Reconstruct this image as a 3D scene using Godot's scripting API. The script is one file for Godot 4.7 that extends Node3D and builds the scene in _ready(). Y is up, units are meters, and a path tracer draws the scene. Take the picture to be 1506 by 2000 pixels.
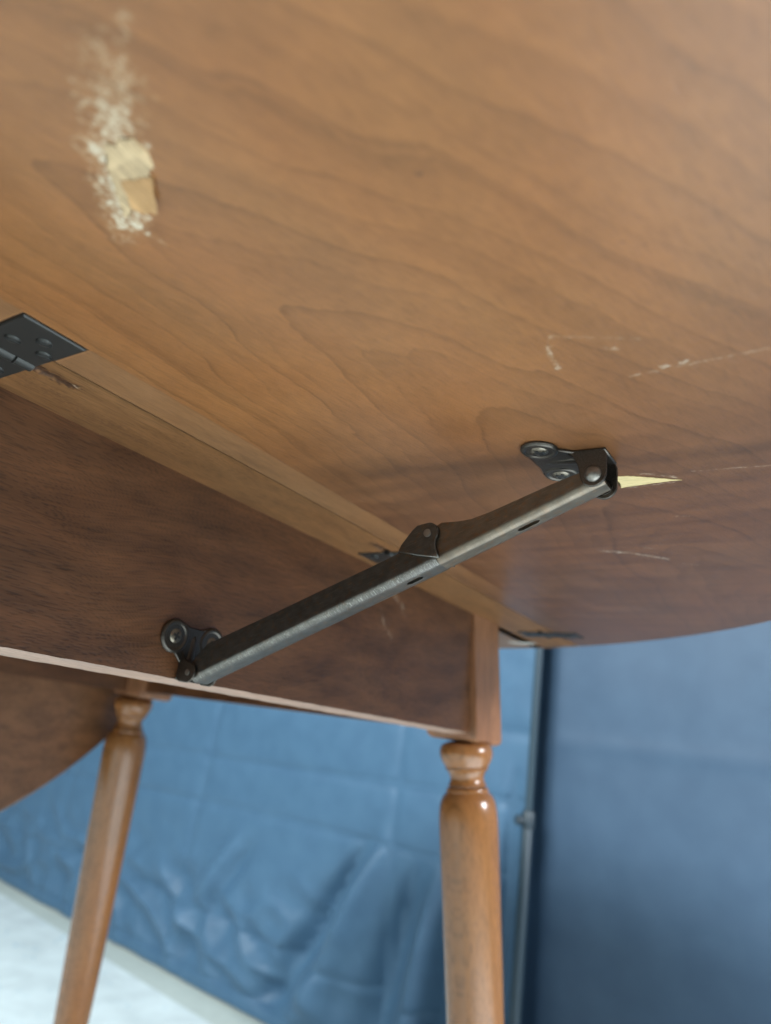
extends Node3D
# Underside of a drop-leaf table in front of blue backdrop cloths.
# x runs along the table (away from the camera), y is up (0 = underside of the top), z runs across it towards the raised leaf.

const FLOOR := -0.74
const CX := 0.247          # middle of the table along x
const CZ := -0.256         # middle of the table across z
const SEMI_X := 0.556      # half axes of the oval top
const SEMI_Z := 0.622
const SEAM := 0.0477
const APRON := 0.105
const STAY := 0.2585       # x of the folding stay's middle

var taken := {}


# ---------------------------------------------------------------- mesh builder
class MB:
	var v := PackedVector3Array()
	var n := PackedVector3Array()
	var t := PackedVector2Array()
	var uvf: Callable = func(p: Vector3, _n: Vector3) -> Vector2: return Vector2(p.x, p.z)

	func tri(a: Vector3, b: Vector3, c: Vector3, na: Vector3, nb: Vector3, nc: Vector3) -> void:
		var g := (b - a).cross(c - a)
		if g.dot(na + nb + nc) > 0.0:
			var s := b; b = c; c = s
			s = nb; nb = nc; nc = s
		for k in 3:
			var p: Vector3 = [a, b, c][k]
			var q: Vector3 = [na, nb, nc][k]
			v.append(p); n.append(q); t.append(uvf.call(p, q))

	func flat(a: Vector3, b: Vector3, c: Vector3, away: Vector3) -> void:
		var g := (b - a).cross(c - a).normalized()
		if g.dot(away) < 0.0: g = -g
		tri(a, b, c, g, g, g)

	func quad(a: Vector3, b: Vector3, c: Vector3, d: Vector3, na: Vector3, nb: Vector3, nc: Vector3, nd: Vector3) -> void:
		tri(a, b, c, na, nb, nc)
		tri(a, c, d, na, nc, nd)

	func fquad(a: Vector3, b: Vector3, c: Vector3, d: Vector3, away: Vector3) -> void:
		flat(a, b, c, away)
		flat(a, c, d, away)

	# a closed outline in the plane (ex, ey) at o, extruded along ez from 0 to depth, its rims chamfered
	func prism(outline: PackedVector2Array, o: Vector3, ex: Vector3, ey: Vector3, ez: Vector3, depth: float, bevel := 0.0003, smooth := false) -> void:
		var pts := outline.duplicate()
		if Geometry2D.is_polygon_clockwise(pts): pts.reverse()
		var m := pts.size()
		var nor := PackedVector2Array()
		var inn := PackedVector2Array()
		for i in m:
			var e0 := (pts[i] - pts[(i + m - 1) % m]).normalized()
			var e1 := (pts[(i + 1) % m] - pts[i]).normalized()
			var n0 := Vector2(-e0.y, e0.x)
			var n1 := Vector2(-e1.y, e1.x)
			if Geometry2D.is_polygon_clockwise(pts): pass
			var mm := n0 + n1
			mm = mm / maxf(mm.length_squared() * 0.5, 0.6)
			# orientation: make it point outwards
			nor.append(mm)
		var mid := pts[0] + nor[0].normalized() * 1e-6
		if Geometry2D.is_point_in_polygon(pts[0] + nor[0].normalized() * 1e-5, pts) or mid == Vector2.INF:
			for i in m: nor[i] = -nor[i]
		for i in m: inn.append(pts[i] - nor[i] * bevel)
		var at := func(p: Vector2, h: float) -> Vector3: return o + ex * p.x + ey * p.y + ez * h
		var dir := func(p: Vector2) -> Vector3: return (ex * p.x + ey * p.y).normalized()
		var idx := Geometry2D.triangulate_polygon(inn)
		for i in range(0, idx.size(), 3):
			tri(at.call(inn[idx[i]], depth), at.call(inn[idx[i + 1]], depth), at.call(inn[idx[i + 2]], depth), ez, ez, ez)
			tri(at.call(inn[idx[i]], 0.0), at.call(inn[idx[i + 1]], 0.0), at.call(inn[idx[i + 2]], 0.0), -ez, -ez, -ez)
		for i in m:
			var j := (i + 1) % m
			var di: Vector3 = dir.call(nor[i])
			var dj: Vector3 = dir.call(nor[j])
			if not smooth:
				var e := (pts[j] - pts[i]).normalized()
				var f := Vector2(-e.y, e.x)
				if f.dot(nor[i] + nor[j]) < 0.0: f = -f
				di = dir.call(f); dj = di
			quad(at.call(pts[i], bevel), at.call(pts[j], bevel), at.call(pts[j], depth - bevel), at.call(pts[i], depth - bevel), di, dj, dj, di)
			var ti := (di + ez).normalized(); var tj := (dj + ez).normalized()
			quad(at.call(pts[i], depth - bevel), at.call(pts[j], depth - bevel), at.call(inn[j], depth), at.call(inn[i], depth), ti, tj, tj, ti)
			ti = (di - ez).normalized(); tj = (dj - ez).normalized()
			quad(at.call(pts[i], bevel), at.call(pts[j], bevel), at.call(inn[j], 0.0), at.call(inn[i], 0.0), ti, tj, tj, ti)

	func box(lo: Vector3, hi: Vector3, bevel := 0.001) -> void:
		var s := hi - lo
		prism(PackedVector2Array([Vector2(0, 0), Vector2(s.x, 0), Vector2(s.x, s.z), Vector2(0, s.z)]), lo, Vector3.RIGHT, Vector3.BACK, Vector3.UP, s.y, bevel)

	# profile: (radius, height) pairs turned about the line o + axis * height
	func lathe(profile: PackedVector2Array, o: Vector3, axis: Vector3, segs := 32, sharp := 0.75) -> void:
		var ax := axis.normalized()
		var e1 := ax.cross(Vector3(0.31, 0.2, 0.93)).normalized()
		var e2 := ax.cross(e1)
		var m := profile.size()
		var fn := []   # normal of each span
		for i in m - 1:
			var d := profile[i + 1] - profile[i]
			fn.append(Vector2(-d.y, d.x).normalized() * (1.0 if d.y < 0.0 or (d.y == 0.0 and d.x > 0.0) else -1.0))
		# outward: normal's radial part must agree with the side on which the profile is walked
		for i in m - 1:
			var d := profile[i + 1] - profile[i]
			fn[i] = Vector2(d.y, -d.x).normalized()
		var total := 0.0
		for i in m - 1: total += (profile[i].x + profile[i + 1].x) * (profile[i + 1].y - profile[i].y)
		if total < 0.0:
			for i in m - 1: fn[i] = -fn[i]
		for i in m - 1:
			var na: Vector2 = fn[i]
			var nb: Vector2 = fn[i]
			if i > 0 and fn[i - 1].dot(fn[i]) > sharp: na = (fn[i - 1] + fn[i]).normalized()
			if i < m - 2 and fn[i + 1].dot(fn[i]) > sharp: nb = (fn[i + 1] + fn[i]).normalized()
			for k in segs:
				var a0 := TAU * k / segs
				var a1 := TAU * (k + 1) / segs
				var d0 := e1 * cos(a0) + e2 * sin(a0)
				var d1 := e1 * cos(a1) + e2 * sin(a1)
				var A := o + ax * profile[i].y
				var B := o + ax * profile[i + 1].y
				var q := [A + d0 * profile[i].x, A + d1 * profile[i].x, B + d1 * profile[i + 1].x, B + d0 * profile[i + 1].x]
				var w := [d0 * na.x + ax * na.y, d1 * na.x + ax * na.y, d1 * nb.x + ax * nb.y, d0 * nb.x + ax * nb.y]
				if profile[i].x < 1e-7: tri(q[0], q[2], q[3], w[0], w[2], w[3])
				elif profile[i + 1].x < 1e-7: tri(q[0], q[1], q[2], w[0], w[1], w[2])
				else: quad(q[0], q[1], q[2], q[3], w[0], w[1], w[2], w[3])

	# a smooth sheet: f(i, j) for i in 0..ni, j in 0..nj; away tells its front
	func sheet(f: Callable, ni: int, nj: int, away: Vector3) -> void:
		var p := []
		for i in ni + 1:
			var row := PackedVector3Array()
			for j in nj + 1: row.append(f.call(i, j))
			p.append(row)
		var q := []
		for i in ni + 1:
			var row := PackedVector3Array()
			for j in nj + 1:
				var du: Vector3 = p[mini(i + 1, ni)][j] - p[maxi(i - 1, 0)][j]
				var dv: Vector3 = p[i][mini(j + 1, nj)] - p[i][maxi(j - 1, 0)]
				var g := du.cross(dv).normalized()
				if g.dot(away) < 0.0: g = -g
				row.append(g)
			q.append(row)
		for i in ni:
			for j in nj:
				quad(p[i][j], p[i + 1][j], p[i + 1][j + 1], p[i][j + 1], q[i][j], q[i + 1][j], q[i + 1][j + 1], q[i][j + 1])

	func surface(m: ArrayMesh, mat: Material) -> void:
		var a := []
		a.resize(Mesh.ARRAY_MAX)
		a[Mesh.ARRAY_VERTEX] = v; a[Mesh.ARRAY_NORMAL] = n; a[Mesh.ARRAY_TEX_UV] = t
		m.add_surface_from_arrays(Mesh.PRIMITIVE_TRIANGLES, a)
		m.surface_set_material(m.get_surface_count() - 1, mat)


# ---------------------------------------------------------------- scene helpers
func numbered(called: String, where: Node) -> String:
	var key := str(where.get_instance_id()) + called
	taken[key] = taken.get(key, -1) + 1
	return called if taken[key] == 0 else "%s_%03d" % [called, taken[key]]

func thing(called: String, label: String, category: String, at: Vector3, group := "") -> Node3D:
	var o := Node3D.new()
	o.name = numbered(called, self)
	add_child(o)
	o.position = at
	o.set_meta("label", label); o.set_meta("category", category)
	if group: o.set_meta("group", group)
	return o

func holder(called: String, parent: Node3D) -> Node3D:
	var o := Node3D.new()
	o.name = numbered(called, parent)
	parent.add_child(o)
	return o

# meshes are written in scene coordinates; the node is set back by where its parent stands
func obj(called: String, parts: Array, parent: Node3D) -> MeshInstance3D:
	var am := ArrayMesh.new()
	var off := Vector3.ZERO
	var p: Node = parent
	while p != self:
		off += p.position
		p = p.get_parent()
	for k in range(0, parts.size(), 2):
		var mb: MB = parts[k]
		for i in mb.v.size(): mb.v[i] -= off
		mb.surface(am, parts[k + 1])
	var o := MeshInstance3D.new()
	o.mesh = am
	o.name = numbered(called, parent)
	parent.add_child(o)
	return o

func lin(r: float, g: float, b: float) -> Color:
	return Color(r, g, b).linear_to_srgb()

func mat(c: Color, rough: float, metal := 0.0, spec := 0.5) -> StandardMaterial3D:
	var m := StandardMaterial3D.new()
	m.albedo_color = c; m.roughness = rough; m.metallic = metal; m.metallic_specular = spec
	return m

func noise(sd: int, freq := 1.0, oct := 1) -> FastNoiseLite:
	var f := FastNoiseLite.new()
	f.seed = sd; f.noise_type = FastNoiseLite.TYPE_SIMPLEX_SMOOTH; f.frequency = freq
	f.fractal_type = FastNoiseLite.FRACTAL_FBM if oct > 1 else FastNoiseLite.FRACTAL_NONE
	f.fractal_octaves = oct
	return f

func tex(w: int, h: int, data: PackedByteArray, fmt := Image.FORMAT_RGB8) -> ImageTexture:
	return ImageTexture.create_from_image(Image.create_from_data(w, h, false, fmt, data))

func srgb8(x: float) -> int:
	x = clampf(x, 0.0, 1.0)
	return int(255.0 * (12.92 * x if x < 0.0031308 else 1.055 * pow(x, 0.41666) - 0.055) + 0.5)

func ell(w: float) -> float:   # half length of the oval at w from its middle line
	return SEMI_X * sqrt(maxf(0.0, 1.0 - (w / SEMI_Z) * (w / SEMI_Z)))


# ---------------------------------------------------------------- wood
# straight-grained board, u along the grain; sizes in metres
func board_texture(w: int, h: int, length: float, width: float, base: Vector3, sd: int, o := {}) -> Array:
	var fib := noise(sd, 1.0)
	var blot := noise(sd + 1, 1.0, 3)
	var warp := noise(sd + 2, 1.0)
	var slant: float = o.get("slant", 0.03)
	var ring: float = o.get("ring", 9.0)
	var ringk: float = o.get("ringk", 0.16)
	var blk: float = o.get("blotch", 0.18)
	var fibk: float = o.get("fibre", 0.14)
	var d := PackedByteArray(); d.resize(w * h * 3)
	var b := PackedByteArray(); b.resize(w * h)
	var lut := PackedByteArray(); lut.resize(1025)
	for i in 1025: lut[i] = srgb8(i / 1024.0)
	for y in h:
		var vv := y * width / h * 1000.0
		for x in w:
			var uu := x * length / w * 1000.0
			var tt := vv + uu * slant + 5.0 * warp.get_noise_2d(uu / 160.0, vv / 60.0)
			var r := tt / ring + 0.5 * warp.get_noise_2d(uu / 300.0 + 9.0, tt / 20.0)
			r -= floorf(r)
			var k := 1.0 - ringk * exp(-r * 5.0) * (0.6 + 0.6 * warp.get_noise_2d(tt / 15.0, uu / 200.0))
			var f := fib.get_noise_2d(uu / 14.0, tt / 0.55)
			var f2 := fib.get_noise_2d(uu / 50.0 + 40.0, tt / 2.2)
			var q := fibk * f + fibk * 0.8 * f2
			if f < -0.42: q -= fibk * 1.2
			k *= 1.0 + q + blk * blot.get_noise_2d(uu / 70.0, tt / 22.0)
			var red := 0.05 * blot.get_noise_2d(uu / 120.0 + 50.0, tt / 40.0)
			var i := (y * w + x) * 3
			d[i] = lut[clampi(int(1024.0 * base.x * k), 0, 1024)]
			d[i + 1] = lut[clampi(int(1024.0 * base.y * k * (1.0 - red)), 0, 1024)]
			d[i + 2] = lut[clampi(int(1024.0 * base.z * k * (1.0 - 2.0 * red)), 0, 1024)]
			b[y * w + x] = clampi(int(150.0 + 300.0 * q), 0, 255)
	for s in o.get("scuffs", []):
		scuff(d, w, h, s, length, width)
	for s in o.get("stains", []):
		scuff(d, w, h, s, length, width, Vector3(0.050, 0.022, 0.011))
	return [tex(w, h, d), tex(w, h, b, Image.FORMAT_L8)]

# a pale broken scratch: [[points in mm], half width mm, strength, seed]
func scuff(d: PackedByteArray, w: int, h: int, s: Array, length: float, width: float, tint := Vector3(0.50, 0.45, 0.38)) -> void:
	var pts: Array = s[0]
	var half: float = s[1]
	var strength: float = s[2]
	var nz := noise(s[3], 1.0, 2)
	var sx := w / (length * 1000.0)
	var sy := h / (width * 1000.0)
	var lo := Vector2(1e9, 1e9)
	var hi := Vector2(-1e9, -1e9)
	for p in pts:
		lo = lo.min(p); hi = hi.max(p)
	lo -= Vector2(half, half) * 2.5; hi += Vector2(half, half) * 2.5
	for y in range(maxi(0, int(lo.y * sy)), mini(h, int(hi.y * sy) + 2)):
		for x in range(maxi(0, int(lo.x * sx)), mini(w, int(hi.x * sx) + 2)):
			var p := Vector2((x + 0.5) / sx, (y + 0.5) / sy)
			p += Vector2(nz.get_noise_2d(p.x / 3.0, p.y / 3.0), nz.get_noise_2d(p.x / 3.0 + 77.0, p.y / 3.0)) * half * 1.2
			var best := 1e9
			for i in pts.size() - 1:
				best = minf(best, p.distance_to(Geometry2D.get_closest_point_to_segment(p, pts[i], pts[i + 1])))
			var a := clampf(1.3 - best / half, 0.0, 1.0)
			if a <= 0.0: continue
			if s.size() < 5: a *= clampf(0.48 + 0.95 * nz.get_noise_2d(p.x / 2.4, p.y / 2.4) + 0.9 * nz.get_noise_2d(p.x / 9.0 + 30.0, p.y / 9.0), 0.0, 1.0) * strength
			a = minf(a, 1.0)
			var i := (y * w + x) * 3
			d[i] = int(lerpf(d[i], srgb8(tint.x), a)); d[i + 1] = int(lerpf(d[i + 1], srgb8(tint.y), a)); d[i + 2] = int(lerpf(d[i + 2], srgb8(tint.z), a))

const LX0 := -30.0
const LX1 := 830.0
const LZ0 := 44.0
const LZ1 := 372.0

# the underside of the raised leaf: cathedral figure across most of it, a straight-grained strip along the joint
func leaf_texture(w: int, h: int) -> Array:
	var fib := noise(11, 1.0)
	var warp := noise(12, 1.0, 2)
	var blot := noise(13, 1.0, 3)
	var fig := noise(14, 1.0, 2)
	var d := PackedByteArray(); d.resize(w * h * 3)
	var b := PackedByteArray(); b.resize(w * h)
	var lut := PackedByteArray(); lut.resize(1025)
	for i in 1025: lut[i] = srgb8(i / 1024.0)
	var c := cos(deg_to_rad(17.0)); var sn := sin(deg_to_rad(17.0))
	for y in h:
		var z := lerpf(LZ0, LZ1, (y + 0.5) / h)
		for x in w:
			var u := lerpf(LX0, LX1, (x + 0.5) / w)
			var strip := z < 70.6 + 0.25 * fib.get_noise_2d(u / 8.0, 3.0)
			var turn := clampf((u - 130.0) / 260.0, 0.0, 1.0)
			var s := u * c + z * sn
			var t := -u * sn + z * c + 24.0 * turn * turn
			var k := 1.0
			var base := Vector3(0.250, 0.101, 0.031)
			var ss := s; var tt := t
			if strip:
				ss = u; tt = z * 1.3 + 400.0
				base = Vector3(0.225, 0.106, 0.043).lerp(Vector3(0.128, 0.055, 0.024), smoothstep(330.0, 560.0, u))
				k *= 1.0 + 0.12 * blot.get_noise_2d(u / 30.0, z / 6.0 + 90.0)
			else:
				var ws := s + 11.0 * warp.get_noise_2d(s / 95.0, t / 34.0) + 2.1 * warp.get_noise_2d(s / 15.0 + 60.0, t / 5.0)
				var wt := t + 4.5 * warp.get_noise_2d(s / 90.0 + 20.0, t / 30.0)
				var q := (wt - 119.0) / 13.0
				var f := ws - 42.0 * (sqrt(1.0 + q * q) - 1.0)
				var r := f / 38.0 + 0.55 + 0.45 * blot.get_noise_2d(f / 45.0, 7.0)
				var id := floorf(r)
				r -= id
				var amp := 0.205 + 0.10 * sin(id * 2.7)
				k *= 1.0 - amp * exp(-r * 8.0) * smoothstep(0.0, 0.02, r) + 0.07 * r - 0.04
				var r2 := f / 9.5 + blot.get_noise_2d(f / 20.0, 30.0)
				r2 -= floorf(r2)
				k *= 1.0 - 0.055 * exp(-r2 * 4.0)
				# shimmer across the grain, strongest from the stay on
				var sh := smoothstep(190.0, 290.0, u)
				var g := fig.get_noise_2d((u + 0.1 * z) / 17.0, z / 130.0)
				k *= 1.0 + (0.05 + 0.20 * sh) * g
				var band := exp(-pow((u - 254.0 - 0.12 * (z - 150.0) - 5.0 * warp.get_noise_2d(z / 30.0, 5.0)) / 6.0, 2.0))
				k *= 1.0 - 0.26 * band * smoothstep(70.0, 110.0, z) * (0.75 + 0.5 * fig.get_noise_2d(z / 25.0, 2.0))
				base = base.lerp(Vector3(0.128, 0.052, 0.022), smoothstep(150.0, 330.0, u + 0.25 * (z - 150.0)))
			var f1 := fib.get_noise_2d(ss / 8.0, tt / 0.62)
			var f2 := fib.get_noise_2d(ss / 30.0 + 40.0, tt / 2.4)
			var q1 := 0.070 * f1 + 0.050 * f2
			if f1 < -0.45: q1 -= 0.09
			k *= 1.0 + q1 + 0.14 * blot.get_noise_2d(ss / 75.0, tt / 38.0) + 0.05 * fig.get_noise_2d(u / 5.0, z / 5.0)
			var red := 0.06 * blot.get_noise_2d(u / 110.0 + 60.0, z / 70.0)
			var cut := maxf(absf(u - 106.6) - 12.1, z - 69.9)
			if cut > -0.2 and cut < 0.7: k *= 0.22
			elif cut >= 0.7 and cut < 1.5: k *= 1.25
			# dirt in the joint, the line where the strip is glued on, the mortise round the first hinge
			if z > 70.2 and z < 71.1: k *= 0.86 + 0.14 * absf(z - 70.6) / 0.5
			if z < 58.0: k *= 1.0 - 0.22 * clampf(0.2 + 1.4 * blot.get_noise_2d(u / 26.0 + 5.0, z / 9.0), 0.0, 1.0) * smoothstep(150.0, 210.0, u)
			var i := (y * w + x) * 3
			d[i] = lut[clampi(int(1024.0 * base.x * k), 0, 1024)]
			d[i + 1] = lut[clampi(int(1024.0 * base.y * k * (1.0 - red)), 0, 1024)]
			d[i + 2] = lut[clampi(int(1024.0 * base.z * k * (1.0 - 2.0 * red)), 0, 1024)]
			b[y * w + x] = clampi(int(150.0 + 900.0 * q1), 0, 255)
	var L := (LX1 - LX0) / 1000.0
	var W := (LZ1 - LZ0) / 1000.0
	var o := Vector2(-LX0, -LZ0)
	var mk := func(l: Array) -> Array: return l.map(func(p: Array) -> Vector2: return Vector2(p[0], p[1]) + o)
	for s in [
		[[[170.6, 227.2], [177.8, 224.0], [188.8, 223.0]], 0.8, 0.6, 3], [[[170.6, 227.2], [181.0, 250.5]], 0.5, 0.35, 4],
		[[[198.6, 252.7], [198.2, 259.5]], 1.1, 0.9, 5], [[[200.8, 242.3], [198.1, 282.0]], 0.5, 0.45, 6],
		[[[389.8, 175.7], [395.5, 190.2], [410.0, 208.0]], 1.3, 0.75, 7], [[[386.5, 201.0], [388.0, 206.0]], 1.1, 0.5, 8],
		[[[337.0, 228.0], [337.6, 233.0]], 1.0, 0.5, 9], [[[182.7, 240.0], [184.0, 243.0]], 0.9, 0.5, 10],
		[[[281.0, 226.0], [288.0, 238.0]], 0.9, 0.7, 12], [[[296.0, 214.0], [293.2, 236.0]], 0.6, 0.5, 13], [[[283.0, 245.0], [284.5, 285.0]], 0.5, 0.5, 14],
		[[[544.0, 130.0], [546.0, 170.0]], 2.0, 0.16, 15], [[[420.0, 214.0], [424.0, 222.0]], 1.0, 0.5, 16],
	]:
		scuff(d, w, h, [mk.call(s[0]), s[1], s[2], s[3]], L, W)
	# glue and paper fibres rubbed along a streak beside the torn label
	for s in [
		[[[43.8, 192.6], [46.0, 188.5]], 1.6, 0.55, 21], [[[46.3, 183.0], [52.0, 180.0], [56.0, 174.5]], 4.4, 0.5, 22], [[[53.0, 174.0], [57.5, 171.5], [61.0, 166.0]], 5.2, 0.8, 23],
		[[[57.0, 158.0], [60.5, 158.6]], 1.2, 0.7, 24], [[[62.0, 159.5], [69.0, 152.5], [76.0, 146.5], [80.0, 143.5]], 3.4, 1.1, 25], [[[80.0, 150.0], [82.2, 145.0]], 2.9, 1.3, 26],
		[[[78.0, 141.5], [85.5, 138.3]], 2.6, 0.5, 27], [[[84.5, 146.0], [91.0, 147.6]], 0.9, 0.4, 28],
	]:
		scuff(d, w, h, [mk.call(s[0]), s[1], s[2], s[3]], L, W, Vector3(0.62, 0.56, 0.43))
	for p in [[99.4, 223.3, 0.42], [138.7, 256.7, 0.36], [141.9, 261.6, 0.3], [231.0, 176.0, 0.5], [236.0, 181.0, 0.3]]:
		scuff(d, w, h, [[Vector2(p[0], p[1] - p[2]) + o, Vector2(p[0] + 0.3, p[1] + p[2]) + o], p[2], 1.6, 31], L, W, Vector3(0.09, 0.04, 0.022))
	return [tex(w, h, d), tex(w, h, b, Image.FORMAT_L8)]

func wood(t: Array, rough: float, bump: float, coat := 0.0) -> StandardMaterial3D:
	var m := mat(Color.WHITE, rough)
	m.albedo_texture = t[0]
	if bump > 0.0:
		m.heightmap_enabled = true; m.heightmap_texture = t[1]; m.heightmap_scale = bump
	if coat > 0.0:
		m.clearcoat_enabled = true; m.clearcoat = coat; m.clearcoat_roughness = 0.06
	return m


# ---------------------------------------------------------------- hardware
func circle(c: Vector2, r: float, a0: float, a1: float, k: int) -> PackedVector2Array:
	var out := PackedVector2Array()
	for i in k + 1:
		var a := lerpf(a0, a1, float(i) / k)
		out.append(c + Vector2(cos(a), sin(a)) * r)
	return out

func ragged(p: PackedVector2Array, step: float, amount: float, sd: int) -> PackedVector2Array:
	var rng := RandomNumberGenerator.new()
	rng.seed = sd
	var out := PackedVector2Array()
	for i in p.size():
		var b := p[(i + 1) % p.size()]
		var k := maxi(1, int(p[i].distance_to(b) / step))
		for j in k:
			var q := p[i].lerp(b, float(j) / k)
			out.append(q + Vector2(rng.randf_range(-1, 1), rng.randf_range(-1, 1)) * amount)
	return out

# a pressed U channel lying in the plane x = STAY. bottom line from a to b (z, y); heights: [[distance along, height], ...]; slot: [from, to]
func channel(a: Vector2, b: Vector2, heights: Array, half: float, slot: Array) -> MB:
	var mb := MB.new()
	var dz := (b - a).normalized()
	mb.uvf = func(p: Vector3, q: Vector3) -> Vector2:
		var d := Vector2(p.z, p.y) - a
		var hh := d.dot(Vector2(-dz.y, dz.x))
		return Vector2(d.dot(dz) / 0.15, 0.5 + (hh if q.x < 0.3 else -hh) / 0.04 + (p.x - STAY) / 0.06)
	var up := Vector2(-dz.y, dz.x)
	var length := a.distance_to(b)
	var es := Vector3(0, dz.y, dz.x); var eh := Vector3(0, up.y, up.x); var ew := Vector3.RIGHT
	var o := Vector3(STAY, a.y, a.x)
	var st := [0.0, length]
	for x in heights: st.append(x[0])
	for x in slot: st.append_array([x[0], x[0] + 0.0013, x[1] - 0.0013, x[1]])
	st.append_array([length * 0.5])
	st.sort()
	var us := []
	for x in st:
		if us.is_empty() or x - us[-1] > 1e-5: us.append(x)
	var hgt := func(s: float) -> float:
		for i in heights.size() - 1:
			if s <= heights[i + 1][0]: return lerpf(heights[i][1], heights[i + 1][1], clampf((s - heights[i][0]) / (heights[i + 1][0] - heights[i][0]), 0.0, 1.0))
		return heights[-1][1]
	var R := 0.0034
	var T := 0.0011
	# cross section, walked from the near rim round the bottom to the far rim: (w, h, normal); the middle of the bottom has columns for the slots
	var sec := func(s: float, inner: bool) -> Array:
		var q := T if inner else 0.0
		var H: float = hgt.call(s)
		var r := R - q
		var out := [[Vector2(-half + q, H), Vector2(-1, 0)]]
		for i in 7:
			var an := PI + PI / 2 * i / 6.0
			out.append([Vector2(-half + R, R) + Vector2(cos(an), sin(an)) * r, Vector2(cos(an), sin(an))])
		for x in [-0.0014, 0.0014]: out.append([Vector2(x, q), Vector2(0, -1)])
		for i in 7:
			var an := 1.5 * PI + PI / 2 * i / 6.0
			out.append([Vector2(half - R, R) + Vector2(cos(an), sin(an)) * r, Vector2(cos(an), sin(an))])
		out.append([Vector2(half - q, H), Vector2(1, 0)])
		return out
	var P := func(s: float, p: Vector2) -> Vector3: return o + es * s + eh * p.y + ew * p.x
	var N := func(p: Vector2) -> Vector3: return eh * p.y + ew * p.x
	for i in us.size() - 1:
		var s0: float = us[i]; var s1: float = us[i + 1]
		for inner in [false, true]:
			var A: Array = sec.call(s0, inner); var B: Array = sec.call(s1, inner)
			var g := -1.0 if inner else 1.0
			for k in A.size() - 1:
				var hole := false
				var mids := (s0 + s1) * 0.5
				if k == 8:
					for x in slot:
						if mids > x[0] and mids < x[1]: hole = true
				if hole: continue
				mb.quad(P.call(s0, A[k][0]), P.call(s1, B[k][0]), P.call(s1, B[k + 1][0]), P.call(s0, A[k + 1][0]), N.call(A[k][1]) * g, N.call(A[k][1]) * g, N.call(A[k + 1][1]) * g, N.call(A[k + 1][1]) * g)
		# rims
		for k in [0, 17]:
			var A: Array = sec.call(s0, false); var B: Array = sec.call(s1, false); var C: Array = sec.call(s0, true); var D: Array = sec.call(s1, true)
			mb.fquad(P.call(s0, A[k][0]), P.call(s1, B[k][0]), P.call(s1, D[k][0]), P.call(s0, C[k][0]), eh)
	for s in [0.0, length]:
		var A: Array = sec.call(s, false); var C: Array = sec.call(s, true)
		for k in A.size() - 1:
			mb.fquad(P.call(s, A[k][0]), P.call(s, A[k + 1][0]), P.call(s, C[k + 1][0]), P.call(s, C[k][0]), es * (-1.0 if s == 0.0 else 1.0))
	for x in slot:
		for w in [-0.0014, 0.0014]:
			mb.fquad(P.call(x[0], Vector2(w, 0)), P.call(x[1], Vector2(w, 0)), P.call(x[1], Vector2(w, T)), P.call(x[0], Vector2(w, T)), ew * -signf(w))
		for k in 2:
			var e: float = x[k]
			var dd := 0.0013 * (1.0 if k == 0 else -1.0)
			mb.fquad(P.call(e, Vector2(-0.0014, 0)), P.call(e, Vector2(0.0014, 0)), P.call(e, Vector2(0.0014, T)), P.call(e, Vector2(-0.0014, T)), es * signf(dd))
			for w in [-0.0014, 0.0014]:   # clipped corners make the slot's ends round
				mb.flat(P.call(e, Vector2(w, 0)), P.call(e + dd, Vector2(w, 0)), P.call(e, Vector2(w * 0.15, 0)), -eh)
				mb.fquad(P.call(e + dd, Vector2(w, 0)), P.call(e, Vector2(w * 0.15, 0)), P.call(e, Vector2(w * 0.15, T)), P.call(e + dd, Vector2(w, T)), es * dd - ew * w)
	return mb

# worn bronze plating: cloudy, scratched along the arm, rubbed bright where the bends stand proud (v about 0.4)
func plating(base: Vector3, sd: int, wear: float) -> ImageTexture:
	var w := 1024; var h := 256
	var n1 := noise(sd, 1.0, 3); var n2 := noise(sd + 1, 1.0, 2)
	var d := PackedByteArray(); d.resize(w * h * 3)
	for y in h:
		var v := float(y) / h
		for x in w:
			var k := 1.0 + 0.22 * n1.get_noise_2d(x / 60.0, y / 30.0) + 0.16 * n2.get_noise_2d(x / 2.5, y / 2.5)
			var sc := n2.get_noise_2d(x / 70.0, y / 1.3 + 300.0)
			if sc > 0.42: k += (sc - 0.42) * 2.0
			var edge := exp(-pow((v - 0.415 - 0.012 * n1.get_noise_2d(x / 25.0, 3.0)) / 0.035, 2.0))
			var fl := n2.get_noise_2d(x / 5.0 + 900.0, y / 3.0)
			k += wear * edge * (0.5 + 3.4 * clampf(fl - 0.05, 0.0, 1.0))
			var rust := clampf(n1.get_noise_2d(x / 30.0 + 500.0, y / 22.0) * 2.0 - 0.25, 0.0, 1.0) * (1.0 - edge)
			var i := (y * w + x) * 3
			d[i] = srgb8(base.x * k * (1.0 + 0.25 * rust)); d[i + 1] = srgb8(base.y * k * (1.0 - 0.02 * rust)); d[i + 2] = srgb8(base.z * k * (1.0 - 0.2 * rust))
	return tex(w, h, d)

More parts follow.
